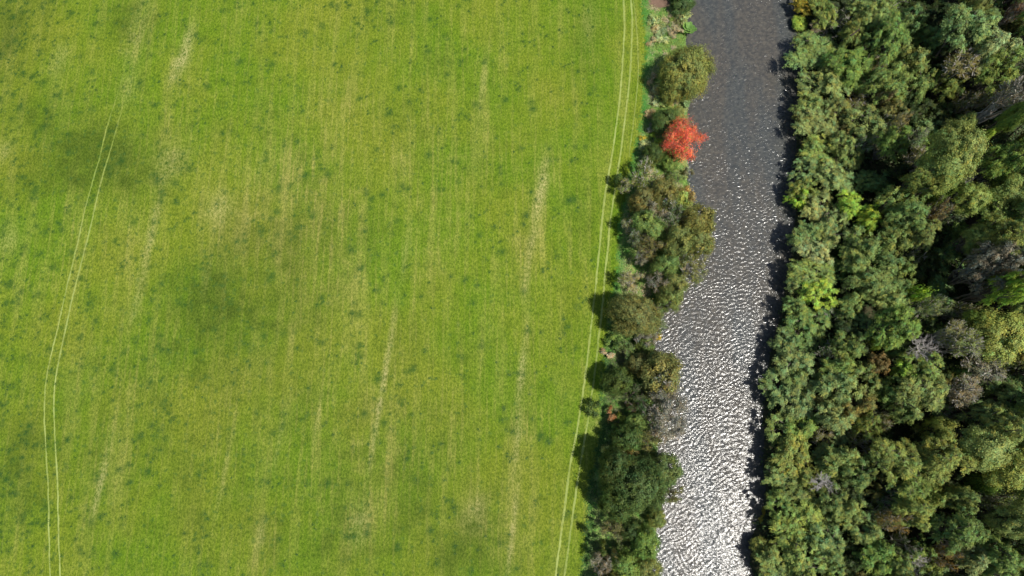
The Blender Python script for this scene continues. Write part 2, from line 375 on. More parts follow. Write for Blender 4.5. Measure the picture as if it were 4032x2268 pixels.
T3 = [(578,-10),(540,124),(500,250),(463,366),(422,491),(397,602),(366,708),(338,807),(317,900),(290,1020),(262,1130),(240,1230),(218,1330),(198,1400),(180,1490),(173,1568),(175,1670),(181,1783),(189,1897),(191,2029),(193,2149),(198,2268),(200,2400)]
T4 = [(615,-10),(575,124),(528,250),(491,373),(466,478),(435,590),(407,677),(379,789),(354,900),(325,1010),(300,1110),(272,1225),(250,1330),(234,1400),(219,1472),(211,1562),(213,1658),(219,1771),(226,1897),(229,2029),(232,2149),(238,2268),(242,2400)]
ribbon('wheel_track', T1, 0.33, 0.60, seed=1); ribbon('wheel_track', T2, 0.33, 0.58, seed=2)
ribbon('wheel_track', [(a + 8 + 26 * min(1, b / 300), b) for a, b in T2[1:9]], 0.20, 0.35, z=0.02, seed=3)
FADE = [(-20, .04), (250, .08), (420, .16), (700, .34), (1000, .5), (1500, .65), (2400, .7)]
ribbon('wheel_track', T3, 0.24, FADE, seed=4); ribbon('wheel_track', T4, 0.26, FADE, seed=5)

# ------------------------------------------------------------------ leaves, branches, crowns
def leaves(C, N, U, L, W, tint):
    """kite shaped leaf sprigs: centres, normals, directions, length, width, tint"""
    U = nrm(U - (U * N).sum(-1, keepdims=True) * N); Vd = np.cross(N, U)
    L = np.asarray(L).reshape(-1, 1); W = np.asarray(W).reshape(-1, 1)
    V = np.stack([C + U * L * .5, C + Vd * W * .5 + U * L * .08, C - U * L * .5, C - Vd * W * .5 + U * L * .08], 1).reshape(-1, 3)
    n = len(C); Fc = np.arange(n * 4).reshape(n, 4)
    return V, Fc, np.repeat(tint, 4, axis=0)
def tubes(segs, sides=5):
    s = np.array(segs, dtype=float)            # x0 y0 z0 x1 y1 z1 r0 r1
    a, b = s[:, :3], s[:, 3:6]; d = nrm(b - a)
    ref = np.where(np.abs(d[:, 2:3]) > .9, np.array([[1., 0, 0]]), np.array([[0, 0, 1.]]))
    u = nrm(np.cross(d, ref)); v = np.cross(d, u)
    an = np.arange(sides) * 2 * math.pi / sides
    ring = u[:, None] * np.cos(an)[None, :, None] + v[:, None] * np.sin(an)[None, :, None]
    A = a[:, None] + ring * s[:, 6][:, None, None]; B = b[:, None] + ring * s[:, 7][:, None, None]
    V = np.concatenate([A, B], 1).reshape(-1, 3)
    base = (np.arange(len(s)) * sides * 2)[:, None]; i = np.arange(sides)[None]; j = (i + 1) % sides
    Fc = np.stack([base + i, base + j, base + j + sides, base + i + sides], -1).reshape(-1, 4)
    return V, Fc
def bent(p0, p1, r0, r1, r, k=3, wob=0.08):
    p0 = np.array(p0, float); p1 = np.array(p1, float); L = np.linalg.norm(p1 - p0)
    pts = [p0 + (p1 - p0) * t + (r.normal(size=3) * L * wob if 0 < t < 1 else 0) + np.array([0, 0, -0.12 * L * math.sin(math.pi * t)]) for t in np.linspace(0, 1, k + 1)]
    rs = np.linspace(r0, r1, k + 1)
    return [(*pts[i], *pts[i + 1], rs[i], rs[i + 1]) for i in range(k)], pts
def tints(n, r, amt=0.22, hue=0.12, grp=None):
    b = 1 + amt * r.normal(size=n)
    h = hue * r.normal(size=n)
    if grp is not None:
        g = np.random.default_rng(int(r.integers(1e9))).normal(size=(grp.max() + 1, 2))
        b = b + 0.27 * g[grp, 0]; h = h + 0.12 * g[grp, 1]
    b = np.clip(b, .35, 1.9)
    return np.stack([b * (1 + h), b, b * (1 - h * .8)], -1).clip(0.05, 3)

def crown_parts(seed, style, r, H):
    g = np.random.default_rng(seed)
    tall = style.startswith('tall'); style = {'tall': 'spray', 'tallD': 'dense', 'tallL': 'lacy'}.get(style, style)
    low = {'spray': .56, 'dense': .52, 'lacy': .56, 'red': .55, 'shrub': .48}[style]
    hz = {'spray': .33, 'dense': .42, 'lacy': .36, 'red': .40, 'shrub': .45}[style]
    if tall: low, hz = .70, .27
    c0 = np.array([0, 0, H * low]); ax = np.array([r * .74, r * .74, H * hz * .85])
    npf = {'spray': 30, 'dense': 28, 'lacy': 16, 'red': 24, 'shrub': 7}[style]
    npf = max(5, int(npf * min(1.35, max(.55, r / 3.0))))
    D = []
    while len(D) < npf:
        d = g.normal(size=3); d /= np.linalg.norm(d)
        if d[2] < -0.45: continue
        if all(np.dot(d, e_) < (0.80 if style != 'spray' else .90) for e_ in D) or g.random() < .12: D.append(d)
    D = np.array(D)
    lump = (0.80 + 0.34 * g.random(npf)) if style != 'spray' else (.45 + .95 * g.random(npf) ** 1.1)
    Cn = c0 + D * ax * lump[:, None]
    if npf > 8: Cn = np.vstack([Cn, c0 + np.array([0, 0, ax[2] * .35])]); D = np.vstack([D, [[0, 0, 1]]])
    pr = r * (g.uniform(.28, .48, len(Cn)) if style != 'spray' else g.uniform(.20, .42, len(Cn)))  * (1.25 if npf < 9 else 1)
    segs = []
    tr = 0.028 * H + 0.02 * r
    top = np.array([g.normal() * .1 * r, g.normal() * .1 * r, H * .62])
    s, pts = bent((0, 0, -0.6), top, tr, tr * .45, g, 4, .03); segs += s
    for i, c in enumerate(Cn):
        q = pts[1 + int(g.integers(0, 3))]
        s2, _ = bent(q, c, tr * .42, tr * .16, g, 3, .07); segs += s2
        nt_ = {'lacy': 9, 'red': 7}.get(style, 3)
        for _k in range(nt_):
            dd = nrm(D[i] * .8 + g.normal(size=3) * .7 + np.array([0, 0, .25]))
            s3, _p = bent(c, c + dd * pr[i] * (1.15 if style == 'lacy' else .9), tr * (.26 if style == 'lacy' else .14), tr * (.12 if style == 'lacy' else .05), g, 2, .12); segs += s3
    LV, LF, LT = [], [], []
    off = 0
    if style in ('spray',):
        nsp, nlf, L, Wd = 26, 38, .22, .105
    elif style == 'dense':
        nsp, nlf, L, Wd = 30, 24, .22, .15
    elif style == 'lacy':
        nsp, nlf, L, Wd = 20, 15, .20, .11
    elif style == 'red':
        nsp, nlf, L, Wd = 26, 20, .17, .10
    else:
        nsp, nlf, L, Wd = 22, 22, .21, .13
    dens = {'spray': 26., 'dense': 26., 'lacy': 9., 'red': 15., 'shrub': 30.}[style]
    Cs, Ns, Us, Gs = [], [], [], []
    sid = 0
    for i, c in enumerate(Cn):
        area = 4 * math.pi * pr[i] ** 2
        ns = max(6, int(area * dens * (2.2 if style != 'dense' else 2.0) / nlf))
        out = nrm(D[i] * np.array([1, 1, .8]) + np.array([0, 0, .35]))
        d = nrm(g.normal(size=(ns, 3)) + out * .9)
        d[:, 2] = np.where(d[:, 2] < -.35, -d[:, 2], d[:, 2])
        ln = pr[i] * g.uniform(.65, 1.4, ns)
        droop = {'spray': .55, 'dense': .12, 'lacy': .15, 'red': .15, 'shrub': .2}[style]
        t = g.uniform(.30, 1.0, (ns, nlf)) ** (.7)
        pos = c + d[:, None] * (ln[:, None] * t)[..., None]
        pos[..., 2] -= (droop * ln[:, None] * t ** 2.2)
        sprd = {'spray': .10, 'dense': .15, 'lacy': .13, 'red': .14, 'shrub': .13}[style]
        pos += g.normal(size=pos.shape) * sprd * (.5 + t[..., None])
        tang = d[:, None] + np.array([0, 0, -1.]) * (droop * 1.6 * t)[..., None]
        nn = nrm(d[:, None] * .85 + np.array([0, 0, .45]) + g.normal(size=pos.shape) * .33)
        if style in ('dense', 'shrub'): nn = nrm(nn * .9 + nrm((pos - c0) / ax) * .5)
        Cs.append(pos.reshape(-1, 3)); Ns.append(nn.reshape(-1, 3)); Us.append((tang + g.normal(size=pos.shape) * .45).reshape(-1, 3))
        Gs.append((sid + np.repeat(np.arange(ns), nlf))); sid += ns
    C = np.concatenate(Cs); N = np.concatenate(Ns); U = np.concatenate(Us); G = np.concatenate(Gs)
    n = len(C)
    tt = tints(n, g, .16, .07, G)
    if style == 'red':
        k = (G % 11 == 0) | (g.random(n) < .04); tt[k] = np.array([.42, 1.9, .9]); 
        k = (G % 3 == 1); tt[k] *= np.array([1.05, 1.5, .95])
    V, Fc, T = leaves(C, N, U, L * g.uniform(.65, 1.35, n), Wd * g.uniform(.7, 1.3, n), tt)
    return tubes(segs), (V, Fc, T)

LIB = {}
def lib(key, seed, style, r, H):
    (tv, tf), (V, Fc, T) = crown_parts(seed, style, r, H)
    LIB.setdefault(key, []).append((mesh_np('trunk', tv, tf, M_BARK), mesh_np('crown', V, Fc, M_LEAF, T), r, H))
for i in range(3): lib('spray', 100 + i, 'spray', 2.7, 8.0)
for i in range(3): lib('sprayL', 110 + i, 'spray', 3.8, 10.0)
for i in range(2): lib('sprayS', 120 + i, 'spray', 1.6, 5.5)
for i in range(2): lib('dense', 130 + i, 'dense', 2.6, 6.5)
for i in range(2): lib('denseL', 140 + i, 'dense', 4.4, 8.5)
for i in range(2): lib('lacy', 150 + i, 'lacy', 2.6, 6.5)
for i in range(2): lib('tall', 180 + i, 'tall', 3.6, 16.0)
lib('tallD', 184, 'tallD', 3.6, 16.0); lib('tallL', 186, 'tallL', 3.4, 16.0)
lib('lacyL', 155, 'lacy', 3.9, 8.0)
lib('red', 160, 'red', 3.3, 6.0)
for i in range(3): lib('shrub', 170 + i, 'shrub', 1.2, 1.9)
NTREE = [0]
BARK_PALE = (0.50, 0.47, 0.42); BARK_MID = (0.17, 0.145, 0.115); BARK_DARK = (0.07, 0.06, 0.05)

# colour word -> (leaf albedo, phrase)
COLS = {
 'green':   ((0.098, 0.150, 0.040), 'mid green'),
 'sage':    ((0.125, 0.168, 0.066), 'grey green'),
 'blue':    ((0.085, 0.135, 0.052), 'bluish green'),
 'dark':    ((0.056, 0.088, 0.026), 'dark green'),
 'olive':   ((0.118, 0.135, 0.040), 'olive green'),
 'brown':   ((0.112, 0.112, 0.038), 'brownish olive'),
 'lime':    ((0.190, 0.270, 0.040), 'lime green'),
 'bright':  ((0.105, 0.155, 0.036), 'bright green'),
 'yellow':  ((0.340, 0.270, 0.040), 'yellow leaved'),
 'yolive':  ((0.160, 0.192, 0.056), 'yellowish green'),
 'orange':  ((0.215, 0.160, 0.055), 'orange tinged'),
 'rust':    ((0.230, 0.125, 0.070), 'rusty red'),
 'cream':   ((0.300, 0.270, 0.125), 'cream coloured'),
 'tan':     ((0.250, 0.205, 0.125), 'pale tan'),
 'grey':    ((0.180, 0.175, 0.125), 'silvery grey'),
 'pale':    ((0.190, 0.225, 0.105), 'pale green'),
 'red':     ((0.400, 0.080, 0.062), 'coral red'),
}
def pick(style, r):
    if style in ('spray',): return 'sprayS' if r < 1.9 else ('spray' if r < 3.2 else 'sprayL')
    if style == 'dense': return 'shrub' if r < 1.4 else ('dense' if r < 3.4 else 'denseL')
    if style == 'lacy': return 'shrub' if r < 1.2 else ('lacy' if r < 3.2 else 'lacyL')
    return style
def plant(px, py, rpx, colr, style, H, label, cat='tree', group=None, name=None, bark=BARK_MID, zc=.62, flat=1.0, gain=1.3):
    """a tree whose crown middle is seen at photo pixel px, py; H is its height above its foot"""
    if H > 12.0: zc = .76
    x, y, ppm = P(px, py, H * zc)
    gz = float(height(np.array([x]), np.array([y]))[0]); gz = max(gz, WZ - .2)
    r = rpx / ppm
    if H > 12.0: key = {'spray': 'tall', 'dense': 'tallD', 'lacy': 'tallL'}[style]
    else: key = pick(style, r)
    var = LIB[key][NTREE[0] % len(LIB[key])]; NTREE[0] += 1
    tm, cm, r0, H0 = var
    nm = name or ('shrub' if H < 3.4 else 'broadleaf_tree')
    e_ = bpy.data.objects.new(nm, None); COL.objects.link(e_); e_.empty_display_size = .5
    e_.location = (x, y, gz); e_.rotation_euler = (0, 0, random.uniform(0, 6.28))
    sxy = r / r0
    ar_ = random.uniform(.86, 1.16)
    e_.scale = (sxy * ar_, sxy / ar_, (H - gz) / H0 * flat)
    tag(e_, label, cat, group)
    t = obj('trunk', tm, e_); t.color = (*bark, 1)
    c = obj('crown', cm, e_)
    b0 = np.array(COLS[colr][0])
    if style == 'spray' and colr in ('green', 'sage', 'blue', 'olive', 'pale', 'yolive'): b0 = b0 * .55 + np.array([.125, .168, .045]) * .45
    b = b0 * gain * random.uniform(.9, 1.12)
    c.color = (float(b[0] * random.uniform(.93, 1.07)), float(b[1]), float(b[2] * random.uniform(.80, 1.08)), 1)
    return e_

# ------------------------------------------------------------------ left bank: every plant by hand
GL = 'trees and shrubs on the left bank'
def L(px, py, r, c, st, H, label, cat=None, bark=BARK_MID, name=None):
    plant(px, py, r, c, st, H * (1.22 if H > 4 else 1), label, cat or ('shrub' if H < 3.4 else 'tree'), GL, bark=bark, name=name, gain=1.65 if c in ('dark', 'red') else (2.05 if c in ('olive', 'brown', 'green', 'blue') else (2.1 if H < 3.4 else 1.45)))
L(2688,4,42,'dark','dense',3.6,'dark green bush at the very top of the left bank beside the water')
L(2690,60,24,'pale','shrub',1.2,'pale green shrub just below the dark bush at the top of the left bank')
L(2640,90,22,'bright','shrub',1.0,'low green shrub in the middle of the rough bank above the round tree')
L(2575,85,24,'pale','shrub',1.1,'pale shrub by the field edge just below the bare brown earth')
L(2675,75,26,'brown','lacy',1.6,'small brown twiggy bush left of the big leaved plant by the water')
L(2660,118,30,'tan','lacy',1.4,'straw coloured bush between field and big leaved plant')
L(2590,110,20,'tan','shrub',.9,'small straw coloured bush nearest the field above the round tree')
L(2610,140,26,'pale','shrub',1.0,'pale green bush just above the round olive tree')
L(2568,165,18,'tan','shrub',.8,'little tan bush beside the top left of the round tree shadow')
L(2700,278,93,'olive','dense',7.6,'large round olive tree standing alone over the water near the top')
L(2650,352,44,'olive','dense',4.2,'small olive tree tucked under the lower left side of the round tree')
L(2570,312,20,'tan','shrub',1.3,'tan bush against the lower left of the round tree shadow')
L(2583,345,24,'cream','shrub',1.2,'cream coloured bush at the field edge between the round tree and the red tree')
L(2615,395,26,'yolive','shrub',1.3,'yellowish bush between the round tree and the dark bush')
L(2580,395,22,'pale','shrub',1.0,'pale green bush at the field edge left of the yellowish bush')
L(2660,402,20,'tan','shrub',1.1,'tan bush just left of the small pale big leaved plant')
L(2565,450,20,'tan','shrub',1.0,'tan bush by the field edge above left of the red tree')
L(2628,478,50,'dark','dense',4.2,'dark green tree behind the upper left of the red tree')
L(2655,450,34,'olive','dense',3.6,'olive bush above the red tree, right of the dark green tree')
L(2697,510,66,'red','red',6.0,'coral red autumn tree, upper half, leaning over the water',bark=BARK_PALE) if False else None
L(2690,545,72,'red','red',6.2,'coral red autumn tree hanging over the river',bark=BARK_PALE)
L(2577,545,22,'lime','shrub',1.3,'lime green bush left of the red tree')
L(2532,545,12,'yellow','shrub',.9,'tiny yellow bush at the field edge left of the red tree')
L(2545,575,22,'pale','shrub',1.2,'pale bush at the field edge just above the tree grove')
L(2560,500,20,'grey','shrub',1.0,'greyish bush above the lime green bush by the field')
L(2570,605,38,'dark','dense',4.2,'dark bush at the very top of the long grove, below left of the red tree')
L(2640,640,34,'green','dense',3.2,'green bush directly under the red tree')
L(2540,690,58,'olive','lacy',6.0,'olive tree with pale bare twigs at the upper left of the long grove',bark=BARK_PALE)
L(2432,700,26,'dark','dense',3.6,'small dark tree jutting into the field at the upper left of the long grove')
L(2470,730,34,'olive','lacy',4.6,'small olive tree between the jutting dark tree and the grove',bark=BARK_PALE)
L(2613,760,60,'brown','dense',6.6,'brown olive tree in the upper middle of the long grove')
L(2540,790,50,'brown','dense',6.0,'brownish tree at the field side of the upper grove')
L(2665,705,34,'bright','lacy',2.8,'feathery green shrub below the red tree by the water')
L(2712,670,18,'grey','lacy',2.2,'little silvery bush on the waterline below the red tree',bark=BARK_PALE)
L(2690,770,36,'yolive','shrub',3.0,'yellow green shrub on the waterside of the upper grove')
L(2708,765,26,'orange','shrub',3.2,'orange leaved shrub on the waterside of the upper grove')
L(2745,862,62,'brown','dense',7.0,'brownish olive tree bulging over the river in the upper grove')
L(2640,830,52,'sage','lacy',7.2,'grey green tree with pale twigs in the heart of the grove',bark=BARK_PALE)
L(2570,835,46,'grey','lacy',6.8,'silvery grey twiggy tree at the heart of the grove',bark=BARK_PALE)
L(2480,885,30,'cream','lacy',5.4,'cream coloured small tree on the field side of the grove',bark=BARK_PALE)
L(2548,890,58,'green','dense',7.2,'mid green tree on the field side of the grove centre')
L(2505,935,32,'pale','lacy',5.8,'pale small tree by the field below the cream coloured one',bark=BARK_PALE)
L(2672,945,56,'olive','dense',8.0,'bright olive tree standing tall in the centre of the long grove')
L(2760,950,54,'olive','dense',7.0,'olive tree reaching farthest over the river in the grove')
L(2570,975,52,'brown','lacy',7.0,'brown olive tree at the centre left of the grove')
L(2525,1015,28,'grey','lacy',5.0,'bare grey twiggy tree at the centre left of the grove',bark=BARK_PALE)
L(2725,1045,58,'olive','lacy',7.2,'loose olive tree over the river at the lower end of the long grove',bark=BARK_PALE)
L(2620,1045,44,'green','dense',6.6,'mid green tree in the lower middle of the long grove')
L(2488,1102,42,'cream','lacy',5.6,'cream yellow tree at the lower left of the long grove',bark=BARK_PALE)
L(2592,1110,42,'grey','lacy',6.2,'grey twiggy tree right of the cream yellow tree',bark=BARK_PALE)
L(2660,1120,46,'olive','dense',6.4,'olive tree at the lower right of the long grove')
L(2640,1172,46,'olive','dense',5.4,'olive tree at the bottom tip of the long grove beside the water')
L(2500,1235,84,'brown','dense',8.2,'rounded brown olive tree below the long grove throwing a round shadow on the field')
L(2565,1228,46,'olive','lacy',6.6,'olive tree with orange tips on the river side of the rounded brown tree')
L(2575,1285,42,'sage','lacy',5.2,'grey green tree at the lower right of the rounded brown tree',bark=BARK_PALE)
L(2545,1325,40,'grey','lacy',4.4,'bare silver branched tree below the rounded brown tree',bark=BARK_PALE)
L(2590,1322,14,'yellow','shrub',1.8,'small yellow bush at the waterline below the rounded brown tree')
L(2538,1370,36,'bright','dense',3.4,'bright green bush by the water below the silver branched tree')
L(2465,1380,36,'green','lacy',4.0,'feathery green tree left of the bright green bush')
L(2415,1345,26,'green','shrub',2.2,'low green bush at the field edge below the round shadow')
L(2388,1395,22,'tan','shrub',1.2,'tan bush at the field edge left of the feathery green tree')
L(2510,1425,38,'brown','dense',4.4,'brown olive bush between the bright green bush and the big dark tree')
L(2600,1475,80,'brown','dense',8.0,'big dark olive tree spreading over the river in the lower half')
L(2612,1525,62,'grey','lacy',8.6,'grey tree with a forked white trunk on the lower left bank',bark=(.5,.48,.44))
L(2435,1500,54,'dark','dense',6.4,'dark green tree on the field side of the big dark tree')
L(2500,1560,52,'dark','lacy',4.8,'dim dark tree between the big dark tree and the field')
L(2630,1640,84,'grey','lacy',7.4,'wide grey leafless looking tree fanning out over the river',bark=BARK_PALE)
L(2560,1640,44,'sage','lacy',5.4,'grey green tree left of the wide grey fanning tree',bark=BARK_PALE)
L(2338,1610,28,'dark','dense',3.0,'small dark bush standing out beside the wheel tracks')
L(2400,1632,24,'rust','shrub',2.6,'reddish brown bush on the field side of the grey fanning tree')
L(2485,1605,20,'rust','shrub',3.0,'small rusty bush deep between the dark trees')
L(2435,1662,26,'bright','shrub',2.6,'bright green bush right beside the reddish bush')
L(2500,1668,38,'green','dense',4.6,'green tree above the cluster of dark leaves and cream blossom')
L(2470,1722,58,'dark','dense',6.6,'dark green tree just above the row of cream blossom')
L(2555,1735,44,'brown','lacy',6.0,'brownish tree by the water right of the dark tree above the blossom')
L(2400,1772,24,'cream','lacy',4.6,'leftmost cream blossomed bush above the largest dark tree')
L(2442,1780,24,'cream','lacy',5.0,'middle cream blossomed bush above the largest dark tree')
L(2490,1765,28,'orange','lacy',5.0,'orange blossomed bush at the right end of the blossom row')
L(2500,1905,104,'dark','dense',9.6,'largest dark green tree of the left bank with a broad shadow on the field')
L(2418,1835,58,'dark','dense',9.6,'dark tree on the upper left shoulder of the largest dark tree')
L(2618,1845,62,'sage','dense',6.8,'grey green tree over the river beside the largest dark tree')
L(2650,1938,44,'brown','lacy',5.0,'brownish twiggy tree over the river right of the largest dark tree')
L(2425,1985,62,'dark','dense',9.0,'dark green tree on the lower left shoulder of the largest dark tree')
L(2585,2040,36,'yolive','dense',3.6,'yellow green bush by the water below the largest dark tree')
L(2415,2092,42,'brown','lacy',5.0,'brown twiggy tree below the largest dark tree')
L(2480,2085,40,'dark','dense',4.6,'dim dark bush between the brown twiggy tree and the water')
L(2545,2135,54,'green','dense',6.0,'mid green tree over the water near the bottom left bank')
L(2370,2158,22,'olive','dense',4.4,'small round olive bush on the field side near the bottom')
L(2300,2090,16,'dark','dense',2.4,'tiny dark round bush beside the wheel track near the bottom')
L(2372,2215,42,'tan','lacy',5.0,'tan twiggy tree at the bottom of the left bank',bark=BARK_PALE)
L(2420,2195,20,'cream','lacy',5.4,'small whitish twiggy bush beside the tan tree at the bottom',bark=BARK_PALE)
L(2470,2228,52,'green','dense',6.0,'green tree at the bottom edge of the left bank')
L(2555,2240,50,'yolive','dense',5.2,'yellow green tree over the water at the bottom edge')
for px, py, r, c in [(2400,2320,60,'olive'),(2500,2330,60,'dark'),(2690,-60,50,'olive'),(2620,-80,40,'green')]:
    plant(px, py, r, c, 'dense', 5.5, 'bank tree just outside the frame on the left bank', 'tree', 'bank trees beyond the frame')

# big leaved waterside plants: each round leaf its own part
def leaf_disc(name, x, y, z, r, tiltd, az, parent, col, seed):
    g = np.random.default_rng(seed); n = 14
    an = np.arange(n) * 2 * math.pi / n; rr = r * (1 + .16 * np.cos(an * 7) + .06 * g.normal(size=n))
    V = [(0, 0, 0.0)] + [(rr[i] * math.cos(an[i]), rr[i] * math.sin(an[i]), .18 * r + .05 * r * (-1) ** i) for i in range(n)]
    me = bpy.data.meshes.new(name); me.from_pydata(V, [], [(0, 1 + i, 1 + (i + 1) % n) for i in range(n)])
    a = me.color_attributes.new('tint', 'FLOAT_COLOR', 'POINT')
    a.data.foreach_set('color', np.array([[.7, .75, .7, 1]] + [[1.1, 1.1, 1.05, 1]] * n, dtype=np.float32).ravel())
    me.materials.append(M_LEAF)
    o = obj(name, me, parent, (x, y, z)); o.rotation_euler = (tiltd, 0, az); o.color = (*col, 1)
def bigleaf(px, py, n, spread, label, col):
    x, y, _ = P(px, py, 0.3); e_ = bpy.data.objects.new('giant_rhubarb_plant', None); COL.objects.link(e_)
    gz = float(height(np.array([x]), np.array([y]))[0]); e_.location = (x, y, max(gz, WZ)); tag(e_, label, 'plant')
    g = np.random.default_rng(n)
    st = []
    for i in range(n):
        a = i * 2.4; d = spread * math.sqrt((i + .4) / n); z = 1.9 - .5 * d / spread + .2 * g.random()
        leaf_disc('leaf', d * math.cos(a), d * math.sin(a), z, g.uniform(.32, .48), .35 + .2 * g.random(), a + math.pi / 2 * -1, e_, col, i)
        s, _p = bent((0, 0, 0), (d * math.cos(a), d * math.sin(a), z - .02), .04, .02, g, 3, .03); st += s
    o = obj('stem', mesh_np('stem', *tubes(st), M_BARK), e_); o.color = (.12, .2, .05, 1)
bigleaf(2712, 112, 15, 1.25, 'bright green plant with big round leaves at the waterline above the round tree', (.20, .36, .09))
bigleaf(2702, 414, 4, .55, 'small pale plant with a few big round leaves at the waterline above the red tree', (.30, .44, .20))

# ------------------------------------------------------------------ dead trees
def dead_tree(px, py, H, R, label, seed, lean=(0, 0), levels=5, spread=.62, ztop=.8):
    x, y, ppm = P(px, py, H * ztop); g = np.random.default_rng(seed)
    gz = .4
    segs_t, segs_b = [], []
    s, pts = bent((-lean[0] * H, -lean[1] * H, -.5), (0, 0, H * .55), .24, .13, g, 5, .02); segs_t += s
    def grow(p, d, ln, r, lv):
        q = p + d * ln
        k = 3 if lv > 1 else 2
        s, pp = bent(p, q, r, r * .6, g, k + 1, .13); segs_b.extend(s)
        if lv == 0: return
        for _ in range(int(g.integers(2, 4)) + (1 if lv > 2 else 0)):
            nd = nrm(d + g.normal(size=3) * spread * np.array([1, 1, .65])); nd[2] = max(nd[2], -.25)
            b = pp[int(g.integers(1, len(pp)))]
            grow(b, nrm(nd), ln * g.uniform(.58, .8), r * .56, lv - 1)
    for i in range(7):
        a = g.uniform(0, 6.28) if i > 2 else i * 2.1; d = nrm(np.array([math.cos(a), math.sin(a), g.uniform(.15, .6)]))
        grow(np.array(pts[-1]), d, R * g.uniform(.26, .50), .085, levels - 1)
    e_ = bpy.data.objects.new('dead_tree', None); COL.objects.link(e_); e_.location = (x, y, gz); tag(e_, label, 'dead tree')
    o = obj('trunk', mesh_np('trunk', *tubes(segs_t, 8), M_BARK), e_); o.color = (.22, .20, .19, 1)
    o = obj('branches', mesh_np('branches', *tubes(segs_b, 4), M_BARK), e_); o.color = (.46, .44, .42, 1)
dead_tree(3668, 1362, 16.5, 4.4, 'large bare tree with a tangle of whitish branches above the lower forest canopy', 3)
dead_tree(3862, 705, 14.5, 3.4, 'bare silver tree in a black gap near the right edge of the forest', 9, spread=.45)
dead_tree(3640, 2215, 11.5, 2.4, 'small bare white twigged tree near the bottom edge of the forest', 12)
dead_tree(3496, 252, 8.5, 1.1, 'tiny bare grey tree between green crowns in the upper forest', 14, levels=3)
dead_tree(3264, 1900, 11.0, 2.8, 'bare tan branched tree in the lower forest near the river', 21)

